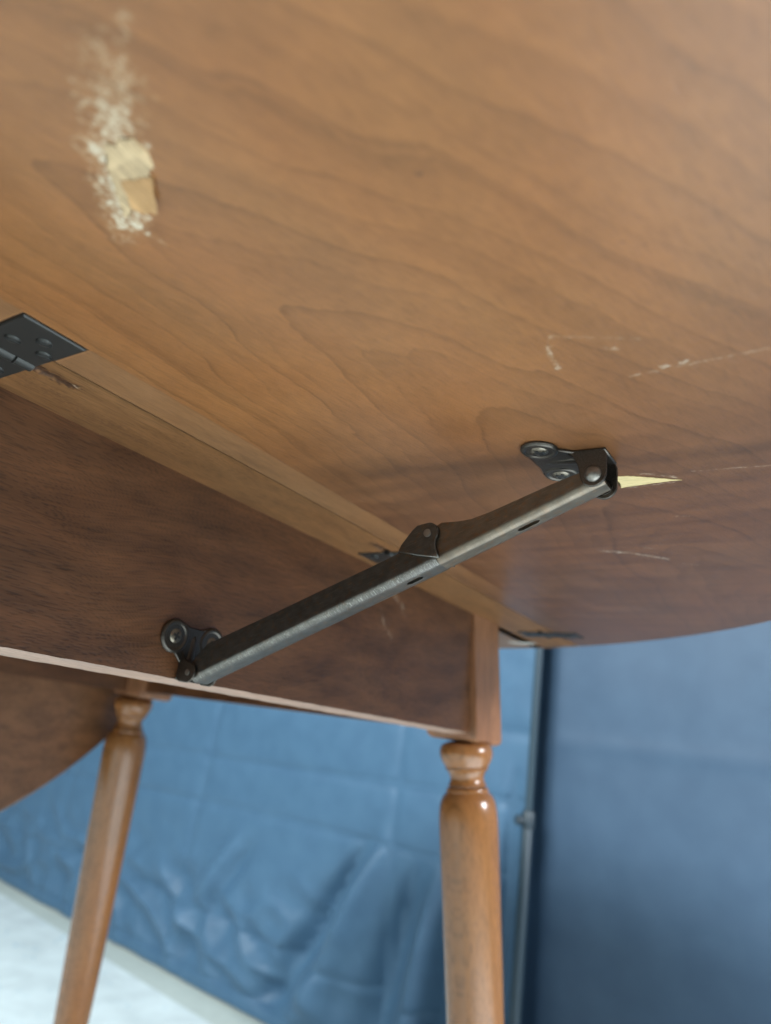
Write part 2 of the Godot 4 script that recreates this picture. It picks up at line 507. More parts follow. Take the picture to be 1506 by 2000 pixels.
func screw(parent: Node3D, at: Vector3, out: Vector3, along: Vector3, r: float, metal: Material, dark: Material, cross := true) -> void:
	var mb := MB.new()
	var k := r / 0.0042
	mb.lathe(PackedVector2Array([Vector2(0, 0.0013 * k), Vector2(0.0015 * k, 0.00125 * k), Vector2(0.003 * k, 0.0009 * k), Vector2(0.0040 * k, 0.0002 * k), Vector2(0.0042 * k, -0.0004), Vector2(0.0042 * k, -0.002)]), at, out, 24)
	var dk := MB.new()
	var side := out.cross(along).normalized()
	var arms := [[along, side], [side, along]] if cross else [[along, side]]
	for a in arms:
		var l := r * (0.56 if cross else 0.92)
		var hw := r * (0.17 if cross else 0.17)
		dk.prism(PackedVector2Array([Vector2(-l, -hw), Vector2(l, -hw), Vector2(l, hw), Vector2(-l, hw)]), at + out * (0.0004 * k if a[0] == along else 0.00037 * k), a[0], a[1], out, (0.00105 if cross else 0.0010) * k, 0.0001)
	obj("screw", [mb, metal, dk, dark], parent)

# the stamped foot of the stay: two dished lobes for the screws and a folded pair of ears
# o: middle between the two screws on the wood; out: away from the wood; tow: from the lobes towards the ears
func stay_foot(parent: Node3D, o: Vector3, out: Vector3, tow: Vector3, pivot: Vector3, half_gap: float, metal: Material, dark: Material, turn: Array, lobe: float, head: Material) -> void:
	var mb := MB.new()
	var ex := Vector3.RIGHT
	var sp := 0.0128
	# plate: waist between the lobes, tongue to the ears
	var pl := PackedVector2Array()
	pl.append_array(circle(Vector2(-sp, 0), 0.0089 * lobe, -0.43 * PI, -1.55 * PI, 18))
	pl.append(Vector2(-0.004, 0.0062)); pl.append(Vector2(0.004, 0.0062))
	pl.append_array(circle(Vector2(sp, 0), 0.0089 * lobe, 0.55 * PI, -0.57 * PI, 18))
	var tl := (pivot - o).dot(tow) + 0.0044
	var tx := pivot.x - o.x
	pl.append_array([Vector2(tx + half_gap + 0.0012, -0.013), Vector2(tx + half_gap + 0.0012, -tl), Vector2(tx - half_gap - 0.0012, -tl), Vector2(tx - half_gap - 0.0012, -0.013)])
	mb.prism(pl, o, ex, -tow, out, 0.0014, 0.0004, true)
	for s in [-1.0, 1.0]:
		mb.lathe(PackedVector2Array([Vector2(0.0089, 0.0008), Vector2(0.0087, 0.0014), Vector2(0.0081, 0.0019), Vector2(0.0073, 0.0021), Vector2(0.0066, 0.0019), Vector2(0.0058, 0.0011), Vector2(0.0048, 0.0006), Vector2(0.0, 0.0005)].map(func(q: Vector2) -> Vector2: return Vector2(q.x * lobe, q.y))), o + ex * sp * s, out, 36, 0.6)
	# pressed rib from the waist to the ears
	mb.lathe(PackedVector2Array([Vector2(0.0, 0.0), Vector2(0.0018, 0.0012), Vector2(0.0026, 0.005), Vector2(0.0030, 0.012), Vector2(0.0034, 0.017), Vector2(0.0, 0.0172)]), o - tow * 0.004 - out * 0.0005, tow, 20, 0.5)
	# ears: plates at both sides of the arm, rounded about the pivot
	var pv := pivot - o
	var pt := Vector2(pv.dot(tow), pv.dot(out))
	var rr := 0.0052
	for s in [-1.0, 1.0]:
		var ear := PackedVector2Array([Vector2(pt.x + 0.0020, 0.0004), Vector2(pt.x + 0.0040, 0.0012), Vector2(pt.x + 0.0050, 0.0030)])
		ear.append_array(circle(pt, rr, -0.02 * PI, 0.93 * PI, 14))
		ear.append(Vector2(pt.x - rr - 0.0012, pt.y * 0.62)); ear.append(Vector2(pt.x - rr - 0.0032, pt.y * 0.28)); ear.append(Vector2(pt.x - rr - 0.0075, 0.0002))
		var x0 := half_gap + 0.0001
		mb.prism(ear, o + ex * (pivot.x - o.x) + ex * s * x0, tow, out, ex * s, 0.0013, 0.0004, true)
	obj("bracket", [mb, metal], parent)
	for k in 2:
		screw(parent, o + ex * sp * [-1.0, 1.0][k] + out * 0.0010, out, (ex * cos(turn[k]) + tow * sin(turn[k])).normalized(), 0.0042, head, dark)

func rivet(parent: Node3D, at: Vector3, r: float, reach: float, metal: Material, flat_head := false) -> void:
	var mb := MB.new()
	for s in [-1.0, 1.0]:
		var pr := PackedVector2Array([Vector2(0, reach + r * 0.72), Vector2(r * 0.45, reach + r * 0.64), Vector2(r * 0.8, reach + r * 0.40), Vector2(r, reach + r * 0.1), Vector2(r, reach - 0.002)])
		if flat_head: pr = PackedVector2Array([Vector2(0, reach + r * 0.22), Vector2(r * 0.55, reach + r * 0.26), Vector2(r * 0.95, reach + r * 0.2), Vector2(r, reach), Vector2(r, reach - 0.002)])
		mb.lathe(pr, at, Vector3.RIGHT * s, 24, 0.5)
	mb.lathe(PackedVector2Array([Vector2(r * 0.6, -reach), Vector2(r * 0.6, reach)]), at, Vector3.RIGHT, 16)
	obj("rivet", [mb, metal], parent)

func hinge(parent: Node3D, x: float, metal: Material, dark: Material, screws: bool) -> void:
	var h := holder("hinge", parent)
	var hw := 0.0121
	var mb := MB.new()
	mb.box(Vector3(x - hw, -0.0009, 0.0372), Vector3(x + hw, 0.0012, 0.0699), 0.0005)
	obj("leaf_plate", [mb, metal], h)
	mb = MB.new()
	mb.box(Vector3(x - hw, -0.0010, 0.0095), Vector3(x + hw, 0.0012, 0.0310), 0.0005)
	obj("centre_plate", [mb, metal], h)
	# knuckle, and the swept webs that run into it
	for k in 3:
		mb = MB.new()
		var a := x - hw + k * hw * 2 / 3.0 + 0.0001
		mb.lathe(PackedVector2Array([Vector2(0, 0), Vector2(0.0028, 0), Vector2(0.0033, 0.0004), Vector2(0.0033, hw * 2 / 3.0 - 0.0006), Vector2(0.0028, hw * 2 / 3.0 - 0.0002), Vector2(0, hw * 2 / 3.0 - 0.0002)]), Vector3(a, 0.0009, 0.0341), Vector3.RIGHT, 20)
		obj("knuckle", [mb, metal], h)
	var spots := [Vector2(-0.0047, 0.0498), Vector2(0.0018, 0.0598), Vector2(0.0073, 0.0503), Vector2(-0.0060, 0.0205), Vector2(0.0060, 0.0185)]
	if not screws: spots = [Vector2(-0.0055, 0.0195), Vector2(0.0, 0.0590)]
	for i in spots.size():
		var p: Vector2 = spots[i]
		var an: float = [0.25, 0.55, 0.35, 0.9, 0.2][i]
		screw(h, Vector3(x + p.x, -0.0010, p.y), Vector3.DOWN, Vector3(cos(an), 0, sin(an)), 0.0030, metal, dark, false)


# ---------------------------------------------------------------- the table
func oval_edge(z0: float, z1: float, k: int) -> PackedVector2Array:   # (x, z) points of the far rim from z0 to z1, then the near rim back
	var out := PackedVector2Array()
	for s in [1.0, -1.0]:
		for i in k + 1:
			var f := float(i) / k
			var z := lerpf(z0, z1, sin(f * PI / 2)) if s > 0.0 else lerpf(z0, z1, cos(f * PI / 2))
			out.append(Vector2(CX + s * ell(z - CZ), z))
	return out

func leg(parent: Node3D, x: float, z: float, sx: float, sz: float, m: Material, bm: Material) -> void:
	var top := Vector3(x, -0.1126, z)
	var axis := Vector3(0.12 * sx, -1.0, 0.09 * sz).normalized()
	# square block in the corner of the apron, leaning with the leg, its lower edges rounded over
	var mb := MB.new()
	mb.uvf = func(p: Vector3, q: Vector3) -> Vector2: return Vector2(p.y * 2.2 + 0.3, (p.z if absf(q.x) > 0.7 else p.x) * 4.0)
	var hb := 0.0262
	var rings := []
	for r in [[0.0, 0.0], [0.1070, 0.0], [0.1100, 0.0008], [0.1120, 0.0027], [0.1128, 0.0055], [0.1130, 0.016]]:
		var cpos := Vector3(top.x + 0.008 * sx - 0.15 * sx * (0.1126 - r[0]), -r[0], top.z - 0.0055 * sz - 0.055 * sz * (0.1126 - r[0]))
		var hh: float = hb - r[1]
		var cut := 0.003
		var ring := []
		for q in [Vector2(-1, -1), Vector2(1, -1), Vector2(1, 1), Vector2(-1, 1)]:
			ring.append(cpos + Vector3(q.x * hh, 0, q.y * hh))
		rings.append(ring)
	for i in rings.size() - 1:
		for k in 4:
			var j := (k + 1) % 4
			var mid: Vector3 = (rings[i][k] + rings[i][j]) * 0.5 - (rings[i][0] + rings[i][2]) * 0.5
			mb.fquad(rings[i][k], rings[i][j], rings[i + 1][j], rings[i + 1][k], mid + Vector3(0, -0.01 * i, 0))
	mb.fquad(rings[-1][0], rings[-1][1], rings[-1][2], rings[-1][3], Vector3.DOWN)
	obj("leg_block", [mb, bm], parent)
	mb = MB.new()
	var prof := PackedVector2Array()
	for r in [[16.0, 0.0], [17.0, 0.6], [21.5, 1.6], [23.6, 4.0], [24.4, 7.5], [24.5, 10.0], [24.0, 13.0], [22.4, 17.0], [20.4, 20.3], [19.9, 21.4], [18.9, 21.7], [18.9, 22.1], [19.7, 22.5], [19.6, 23.6], [17.9, 25.2], [16.1, 28.0], [15.3, 31.0], [15.4, 33.5], [16.6, 36.0], [17.6, 37.4], [17.4, 37.9], [15.4, 38.3], [15.4, 38.9], [18.0, 39.3], [19.0, 40.2], [19.3, 41.5], [19.2, 43.0], [20.0, 44.0], [22.4, 46.5], [24.3, 50.0], [25.5, 54.5], [26.2, 60.0], [26.6, 67.0], [26.6, 78.0], [26.3, 100.0], [25.0, 180.0], [23.2, 280.0], [20.4, 400.0], [16.8, 520.0], [14.0, 600.0], [13.0, 626.0], [11.0, 629.0], [0.0, 629.0]]:
		prof.append(Vector2(r[0] / 1000.0, r[1] / 1000.0))
	var e1 := axis.cross(Vector3(0.31, 0.2, 0.93)).normalized()
	var e2 := axis.cross(e1)
	mb.uvf = func(p: Vector3, _q: Vector3) -> Vector2:
		var d := p - top
		var lng := d.dot(axis)
		return Vector2(lng * 1.4 + x, d.dot(e1) * 7.0 + (d.dot(e2) * 2.6) + z * 3.0)
	mb.lathe(prof, top, axis, 72, 0.8)
	obj("leg", [mb, m], parent)

func build_table() -> void:
	var t := thing("drop_leaf_table", "brown wooden drop-leaf table seen from below, one leaf raised on a metal stay, one hanging", "table", Vector3(CX, FLOOR, CZ))
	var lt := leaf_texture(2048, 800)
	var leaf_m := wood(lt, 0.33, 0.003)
	leaf_m.metallic_specular = 0.58
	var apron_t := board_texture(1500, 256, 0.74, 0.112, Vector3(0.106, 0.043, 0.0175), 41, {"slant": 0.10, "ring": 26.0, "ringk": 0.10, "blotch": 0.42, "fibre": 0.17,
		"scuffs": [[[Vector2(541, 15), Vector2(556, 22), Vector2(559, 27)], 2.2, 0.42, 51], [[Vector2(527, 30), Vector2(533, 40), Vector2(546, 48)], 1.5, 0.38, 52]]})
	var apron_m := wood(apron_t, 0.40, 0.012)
	var strip_t := board_texture(1400, 128, 0.9, 0.06, Vector3(0.180, 0.082, 0.031), 61, {"slant": 0.02, "ring": 11.0, "ringk": 0.14, "blotch": 0.26,
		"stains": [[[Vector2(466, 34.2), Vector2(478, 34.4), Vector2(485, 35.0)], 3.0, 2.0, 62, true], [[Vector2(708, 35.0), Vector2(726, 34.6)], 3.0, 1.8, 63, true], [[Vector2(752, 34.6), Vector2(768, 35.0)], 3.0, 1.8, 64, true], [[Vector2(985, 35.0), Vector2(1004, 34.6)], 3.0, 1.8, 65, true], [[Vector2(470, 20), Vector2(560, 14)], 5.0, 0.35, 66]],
		"scuffs": [[[Vector2(484, 35.0), Vector2(487.5, 36.5)], 0.9, 1.0, 67], [[Vector2(474, 37.0), Vector2(481, 37.4)], 0.35, 0.7, 68]]})
	var strip_m := wood(strip_t, 0.5, 0.012)
	strip_m.metallic_specular = 0.35
	var raw_t := board_texture(1024, 48, 0.7, 0.02, Vector3(0.38, 0.245, 0.18), 71, {"blotch": 0.12, "fibre": 0.12})
	var raw_m := wood(raw_t, 0.6, 0.02)
	var leg_t := board_texture(1024, 256, 0.7, 0.14, Vector3(0.290, 0.122, 0.038), 81, {"slant": 0.0, "ring": 16.0, "ringk": 0.10, "blotch": 0.09, "fibre": 0.12})
	var leg_m := wood(leg_t, 0.27, 0.0, 0.4)
	var block_m := wood(board_texture(256, 256, 0.2, 0.12, Vector3(0.28, 0.125, 0.058), 91, {"ring": 18.0}), 0.4, 0.01)
	var far_m := wood(board_texture(1024, 320, 0.9, 0.3, Vector3(0.215, 0.095, 0.042), 101, {"slant": 0.05, "ring": 30.0, "blotch": 0.3}), 0.36, 0.0)
	var edge_m := mat(lin(0.20, 0.105, 0.05), 0.4)
	var metal := mat(lin(0.115, 0.102, 0.088), 0.36, 0.85)
	var nz := NoiseTexture2D.new()
	nz.width = 256; nz.height = 256; nz.seamless = true; nz.noise = noise(5, 0.05, 4)
	nz.color_ramp = Gradient.new()
	nz.color_ramp.set_color(0, Color(0.72, 0.72, 0.72)); nz.color_ramp.set_color(1, Color(1, 1, 1))
	metal.roughness_texture = nz; metal.roughness = 0.42
	metal.uv1_triplanar = true; metal.uv1_scale = Vector3(45, 45, 45)
	var worn := mat(lin(0.27, 0.235, 0.185), 0.40, 0.85)
	worn.roughness_texture = nz; worn.uv1_triplanar = true; worn.uv1_scale = Vector3(45, 45, 45)
	var sp := NoiseTexture2D.new()
	sp.width = 256; sp.height = 256; sp.seamless = true; sp.noise = noise(8, 0.09, 3)
	sp.color_ramp = Gradient.new()
	sp.color_ramp.set_color(0, Color(0.78, 0.76, 0.74)); sp.color_ramp.set_color(1, Color(1, 1, 1))
	for x: StandardMaterial3D in [metal, worn]:
		x.albedo_texture = sp
		x.heightmap_enabled = true; x.heightmap_texture = nz; x.heightmap_scale = 0.003
	var low_m: StandardMaterial3D = metal.duplicate()
	low_m.uv1_triplanar = false; low_m.uv1_scale = Vector3.ONE
	low_m.albedo_color = Color.WHITE; low_m.albedo_texture = plating(Vector3(0.098, 0.092, 0.083), 421, 1.15)
	var up_m: StandardMaterial3D = low_m.duplicate()
	up_m.albedo_texture = plating(Vector3(0.150, 0.122, 0.093), 431, 0.14)
	var plate := mat(lin(0.040, 0.039, 0.036), 0.42, 0.55)
	var dark := mat(lin(0.012, 0.011, 0.010), 0.6)
	var bright := mat(lin(0.27, 0.245, 0.215), 0.40, 0.9)

	# ---- centre of the top: a grooved underside between the aprons' joints, rim and upper side
	var mb := MB.new()
	mb.uvf = func(p: Vector3, _q: Vector3) -> Vector2: return Vector2((p.x + 0.35) / 0.9, p.z / 0.06)
	var hx := [0.1066, 0.3885, 0.6685]
	var z_lo := -2.0 * 0.256 - SEAM
	var groove := func(x: float, z: float) -> float:
		var best := 0.0
		for h in hx:
			var q := maxf(0.0, absf(x - h) - 0.0125)
			var dd := 0.0017 * clampf(1.0 - q / 0.0205, 0.0, 1.0)
			var half := 0.0034 * (1.0 - 0.45 * clampf(q / 0.02, 0.0, 1.0))
			best = maxf(best, dd * (1.0 - pow(minf(1.0, absf(z - 0.0344 - 0.0008 * sin(x * 900.0)) / half), 3.0)))
		return best
	var zs := []
	for i in 9: zs.append(lerpf(-0.0, 0.029, i / 8.0))
	for i in 16: zs.append(lerpf(0.0296, 0.0396, i / 15.0))
	for i in 4: zs.append(lerpf(0.042, SEAM - 0.0006, i / 3.0))
	mb.sheet(func(i: int, j: int) -> Vector3:
		var z: float = zs[j]
		var e := ell(z - CZ)
		var x := CX + lerpf(-e, e, float(i) / 560.0)
		return Vector3(x, groove.call(x, z), z), 560, zs.size() - 1, Vector3.DOWN)
	var rim := MB.new()
	var k := 40
	var far_rim := PackedVector2Array()
	for i in k + 1:
		var z := lerpf(z_lo + 0.0003, SEAM - 0.0003, float(i) / k)
		far_rim.append(Vector2(ell(z - CZ), z))
	for s in [-1.0, 1.0]:
		for i in k:
			var a := far_rim[i]; var b := far_rim[i + 1]
			var x0: float = CX + s * a.x; var x1: float = CX + s * b.x
			rim.fquad(Vector3(x0, 0, a.y), Vector3(x1, 0, b.y), Vector3(x1, 0.019, b.y), Vector3(x0, 0.019, a.y), Vector3(s, 0, 0))
	for i in k:
		var a := far_rim[i]; var b := far_rim[i + 1]
		rim.fquad(Vector3(CX - a.x, 0.019, a.y), Vector3(CX + a.x, 0.019, a.y), Vector3(CX + b.x, 0.019, b.y), Vector3(CX - b.x, 0.019, b.y), Vector3.UP)
		if b.y < 0.001: rim.fquad(Vector3(CX - a.x, 0.0, a.y), Vector3(CX + a.x, 0.0, a.y), Vector3(CX + b.x, 0.0, b.y), Vector3(CX - b.x, 0.0, b.y), Vector3.DOWN)
	for z in [z_lo + 0.0003, SEAM - 0.0003]:
		var e := ell(z - CZ)
		rim.fquad(Vector3(CX - e, 0, z), Vector3(CX + e, 0, z), Vector3(CX + e, 0.019, z), Vector3(CX - e, 0.019, z), Vector3(0, 0, z - CZ))
	obj("table_centre", [mb, strip_m, rim, edge_m], t)

	# ---- raised leaf
	mb = MB.new()
	mb.uvf = func(p: Vector3, _q: Vector3) -> Vector2: return Vector2((p.x * 1000.0 - LX0) / (LX1 - LX0), (p.z * 1000.0 - LZ0) / (LZ1 - LZ0))
	mb.prism(oval_edge(SEAM + 0.0002, CZ + SEMI_Z, 48), Vector3.ZERO, Vector3.RIGHT, Vector3.BACK, Vector3.UP, 0.019, 0.0005, false)
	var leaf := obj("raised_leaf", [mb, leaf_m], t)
	leaf.set_meta("label", "raised leaf with cathedral grain, torn label and scratches")

	# ---- hanging leaf on the other side
	mb = MB.new()
	var hz := -0.547
	mb.uvf = func(p: Vector3, _q: Vector3) -> Vector2: return Vector2((p.x + 0.35) / 0.9, -p.y / 0.3)
	var hang := PackedVector2Array()
	for p in oval_edge(SEAM + 0.0004, CZ + SEMI_Z, 48): hang.append(Vector2(p.x, -(p.y - 0.036)))
	mb.prism(hang, Vector3(0, 0, hz - 0.019), Vector3.RIGHT, Vector3.UP, Vector3.BACK, 0.019, 0.003, false)
	obj("hanging_leaf", [mb, far_m], t)

	# ---- aprons: stained faces, bare wood along the lower edge
	var ax0 := CX - 0.347; var ax1 := CX + 0.347
	for s in [0, 1]:
		mb = MB.new()
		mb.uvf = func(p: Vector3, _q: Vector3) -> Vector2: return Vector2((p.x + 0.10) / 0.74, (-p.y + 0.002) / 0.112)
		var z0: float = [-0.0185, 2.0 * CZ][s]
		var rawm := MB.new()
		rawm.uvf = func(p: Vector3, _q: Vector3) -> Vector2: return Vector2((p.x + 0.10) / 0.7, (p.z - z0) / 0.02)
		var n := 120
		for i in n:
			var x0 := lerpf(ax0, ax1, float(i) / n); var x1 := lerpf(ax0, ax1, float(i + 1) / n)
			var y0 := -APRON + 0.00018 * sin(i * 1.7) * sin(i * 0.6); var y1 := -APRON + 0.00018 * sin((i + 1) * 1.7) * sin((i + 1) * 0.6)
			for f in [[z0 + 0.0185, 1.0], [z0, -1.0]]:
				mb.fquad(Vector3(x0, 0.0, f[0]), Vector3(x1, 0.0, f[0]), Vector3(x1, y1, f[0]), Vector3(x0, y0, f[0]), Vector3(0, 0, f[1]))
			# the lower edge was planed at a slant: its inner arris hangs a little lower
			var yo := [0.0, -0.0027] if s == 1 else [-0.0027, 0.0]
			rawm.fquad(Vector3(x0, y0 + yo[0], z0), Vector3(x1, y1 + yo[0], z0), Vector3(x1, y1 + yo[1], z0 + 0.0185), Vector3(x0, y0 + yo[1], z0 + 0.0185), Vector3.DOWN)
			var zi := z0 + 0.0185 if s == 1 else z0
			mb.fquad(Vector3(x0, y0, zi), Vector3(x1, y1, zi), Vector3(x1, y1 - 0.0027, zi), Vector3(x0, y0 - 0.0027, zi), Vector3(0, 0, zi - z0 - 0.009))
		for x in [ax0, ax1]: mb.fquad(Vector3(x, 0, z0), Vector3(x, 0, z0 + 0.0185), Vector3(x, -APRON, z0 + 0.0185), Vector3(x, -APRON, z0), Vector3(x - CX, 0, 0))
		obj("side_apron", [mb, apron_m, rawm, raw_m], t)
	for s in [-1.0, 1.0]:
		mb = MB.new()
		mb.uvf = func(p: Vector3, _q: Vector3) -> Vector2: return Vector2((p.z + 0.6) / 0.74, (-p.y + 0.002) / 0.112)
		var xa: float = CX + s * 0.362
		mb.box(Vector3(xa - 0.009, -APRON, 2.0 * CZ + 0.03), Vector3(xa + 0.009, -0.0005, -0.03), 0.0008)
		obj("end_apron", [mb, apron_m], t)

	# ---- legs
	for s in [[1.0, 1.0], [1.0, -1.0], [-1.0, 1.0], [-1.0, -1.0]]:
		leg(t, CX + s[0] * 0.363, CZ + s[1] * 0.2435, s[0], s[1], leg_m, block_m)

	# ---- hinges along the joint
	for i in 3: hinge(t, hx[i], plate, dark, i == 0)

	# ---- folding stay
	var st := holder("folding_stay", t)
	st.set_meta("label", "dark bronze folding stay from apron to raised leaf")
	var low_pivot := Vector3(STAY, -0.1011, 0.0087)
	var top_pivot := Vector3(STAY, -0.0111, 0.2152)
	var mid_pivot := Vector3(STAY, -0.0320, 0.1430)
	mb = channel(Vector2(0.0111, -0.1056), Vector2(0.1485, -0.0453), [[0.0, 0.0085], [0.006, 0.0125], [0.014, 0.0155], [0.06, 0.0140], [0.12, 0.0126], [0.1483, 0.0122]], 0.0068, [[0.1305, 0.1392]])
	# ears of the lower arm: joggled outwards, round about the middle pivot
	for s in [-1.0, 1.0]:
		var ear := PackedVector2Array()
		for p in [[128.6, -40.1], [129.6, -37.0], [132.3, -33.4], [134.6, -30.2], [137.0, -28.0]]: ear.append(Vector2(p[0] / 1000.0, p[1] / 1000.0))
		ear.append_array(circle(Vector2(mid_pivot.z, mid_pivot.y), 0.0050, 0.52 * PI, -0.18 * PI, 14))
		for p in [[147.2, -37.2], [147.8, -39.2], [149.8, -43.3], [139.1, -42.1]]: ear.append(Vector2(p[0] / 1000.0, p[1] / 1000.0))
		mb.prism(ear, Vector3(STAY + s * 0.0067, 0, 0), Vector3(0, 0, 1), Vector3.UP, Vector3.RIGHT * s, 0.0013, 0.0004, true)
	obj("lower_arm", [mb, low_m], st)
	mb = channel(Vector2(0.1484, -0.0453), Vector2(0.2190, -0.0139), [[0.0, 0.0118], [0.0015, 0.0148], [0.004, 0.0166], [0.0075, 0.0168], [0.0150, 0.0136], [0.021, 0.0117], [0.030, 0.0106], [0.058, 0.0092], [0.0764, 0.0075]], 0.0062, [[0.0368, 0.0470]])
	obj("upper_arm", [mb, up_m], st)
	stay_foot(st, Vector3(0.2580, 0.0, 0.1945), Vector3.DOWN, Vector3(0, 0, 1), top_pivot, 0.0066, metal, dark, [0.2, 0.9], 0.86, worn)
	stay_foot(st, Vector3(0.2565, -0.0838, 0.0), Vector3(0, 0, 1), Vector3.DOWN, low_pivot, 0.0070, metal, dark, [0.3, 0.75], 1.0, worn)
	rivet(st, top_pivot, 0.0034, 0.0081, bright)
	rivet(st, mid_pivot, 0.0019, 0.0082, bright, true)
	rivet(st, low_pivot, 0.0016, 0.0083, bright, true)

	# ---- wear: torn paper label, sliver of bare wood where the veneer split off
	mb = MB.new()
	mb.uvf = func(p: Vector3, _q: Vector3) -> Vector2: return Vector2(p.x, p.z) * 30.0
	var lab := PackedVector2Array()
	for p in [[62.3, 160.6], [60.6, 163.0], [62.6, 164.6], [61.4, 167.4], [63.2, 170.0], [65.6, 170.4], [68.7, 169.4], [70.9, 167.3], [73.0, 162.0], [76.0, 157.0], [76.8, 152.3], [79.6, 145.8], [77.2, 147.2], [74.5, 149.4], [70.0, 153.4], [66.0, 157.0]]: lab.append(Vector2(p[0], p[1]) / 1000.0)
	mb.prism(ragged(lab, 0.0011, 0.00042, 3), Vector3(0, -0.00028, 0), Vector3.RIGHT, Vector3.BACK, Vector3.UP, 0.00027, 0.00002)
	var paper := wood(board_texture(128, 128, 0.03, 0.03, Vector3(0.52, 0.38, 0.22), 121, {"ringk": 0.0, "blotch": 0.45, "fibre": 0.16}), 0.8, 0.02)
	var tan_paper := wood(board_texture(128, 128, 0.03, 0.03, Vector3(0.46, 0.26, 0.11), 122, {"ringk": 0.0, "blotch": 0.4, "fibre": 0.12}), 0.75, 0.02)
	var flap := MB.new()
	flap.uvf = mb.uvf
	flap.sheet(func(i: int, j: int) -> Vector3:
		var f := i / 12.0; var g := j / 8.0
		var a := Vector2(69.9, 156.0).lerp(Vector2(72.6, 165.0), g)
		var b := Vector2(76.8, 151.4).lerp(Vector2(80.8, 157.4), g)
		var p := a.lerp(b, f) + Vector2(0.5 * sin(g * 5.0) * f + 0.25 * sin(g * 17.0 + f * 3.0), 0.35 * sin(g * 7.0 + 1.0) + 0.4 * sin(f * 9.0) * (g - 0.5))
		return Vector3(p.x / 1000.0, -0.0005 - 0.0009 * sin(minf(f * 5.0, PI)) * (0.4 + 0.6 * g) * (1.0 - f) - 0.0022 * f * f * (0.4 + 0.6 * g), p.y / 1000.0), 12, 8, Vector3.DOWN)
	var lb := obj("torn_label", [mb, paper, flap, tan_paper], t)
	lb.set_meta("label", "cream remains of a torn paper label, curling at one end")
	mb = MB.new()
	mb.lathe(PackedVector2Array([Vector2(0.0, 0.0003), Vector2(0.5, 0.00025), Vector2(0.85, 0.0001), Vector2(1.0, -0.0001)]), Vector3.ZERO, Vector3.DOWN, 20)
	for i in mb.v.size(): mb.v[i] = Vector3(0.7285, 0.0, -0.016) + Vector3(mb.v[i].x * 0.005, mb.v[i].y, mb.v[i].z * 0.019 * (1.0 + 0.12 * sin(mb.v[i].x * 7.0)))
	obj("pale_scrape", [mb, mat(lin(0.55, 0.52, 0.46), 0.7)], t)
	mb = MB.new()
	var sl := PackedVector2Array()
	for p in [[281.3, 213.4], [281.2, 216.6], [281.6, 219.8], [283.0, 223.0], [285.6, 228.2], [288.0, 233.4], [291.2, 239.6], [291.1, 235.0], [291.9, 231.0], [291.9, 226.6], [293.1, 221.6], [293.6, 217.4], [294.6, 213.2], [291.6, 213.9], [289.0, 214.4], [286.6, 213.9], [284.0, 214.2]]: sl.append(Vector2(p[0], p[1]) / 1000.0)
	mb.uvf = func(p: Vector3, _q: Vector3) -> Vector2: return Vector2(p.z * 8.0, p.x * 20.0)
	mb.prism(ragged(sl, 0.0011, 0.00022, 5), Vector3(0, -0.00022, 0), Vector3.RIGHT, Vector3.BACK, Vector3.UP, 0.00021, 0.00002)
	var pale := wood(board_texture(256, 64, 0.1, 0.03, Vector3(0.56, 0.43, 0.21), 111, {"ringk": 0.05, "blotch": 0.1, "fibre": 0.06}), 0.7, 0.0)
	var sv := obj("bare_wood_sliver", [mb, pale], t)
	sv.set_meta("label", "pale splinter of bare wood beside the stay's bracket")


# ---------------------------------------------------------------- backdrop
func wall_x(z: float) -> float: return 1.33 - 0.088 * z

func cloth(called: String, label: String, z0: float, z1: float, y0: float, y1: float, ni: int, nj: int, push: Callable, m: Material) -> void:
	var t := thing(called, label, "backdrop", Vector3(wall_x((z0 + z1) * 0.5), FLOOR, (z0 + z1) * 0.5), "blue backdrop cloths")
	var mb := MB.new()
	mb.uvf = func(p: Vector3, _q: Vector3) -> Vector2: return Vector2(p.z, p.y)
	var at := func(i: int, j: int, back: float) -> Vector3:
		# finer rows near the floor, where the picture looks
		var f := float(j) / nj
		var y := lerpf(y0, y1, f * (0.42 + 0.58 * f * f))
		var z := lerpf(z0, z1, float(i) / ni)
		return Vector3(wall_x(z) - push.call(z, y) + back, y + (0.0010 * sin(z * 31.0) if j == 0 else 0.0), z)
	mb.sheet(func(i: int, j: int) -> Vector3: return at.call(i, j, 0.0), ni, nj, Vector3.LEFT)
	mb.sheet(func(i: int, j: int) -> Vector3: return at.call(i * 4, j * 4, 0.0016), ni / 4, nj / 4, Vector3.RIGHT)
	obj("cloth", [mb, m], t)

func ridge(p: Vector2, a: Vector2, b: Vector2, width: float) -> float:   # soft ridge along a line, wider towards b
	var d := b - a
	var s := clampf((p - a).dot(d) / d.length_squared(), -0.3, 1.4)
	var q := p.distance_to(a + d * s) / (width * (0.6 + 0.6 * s))
	return exp(-q * q) * smoothstep(-0.2, 0.35, s)

func crease(d: float, w: float) -> float: return exp(-absf(d) / w)

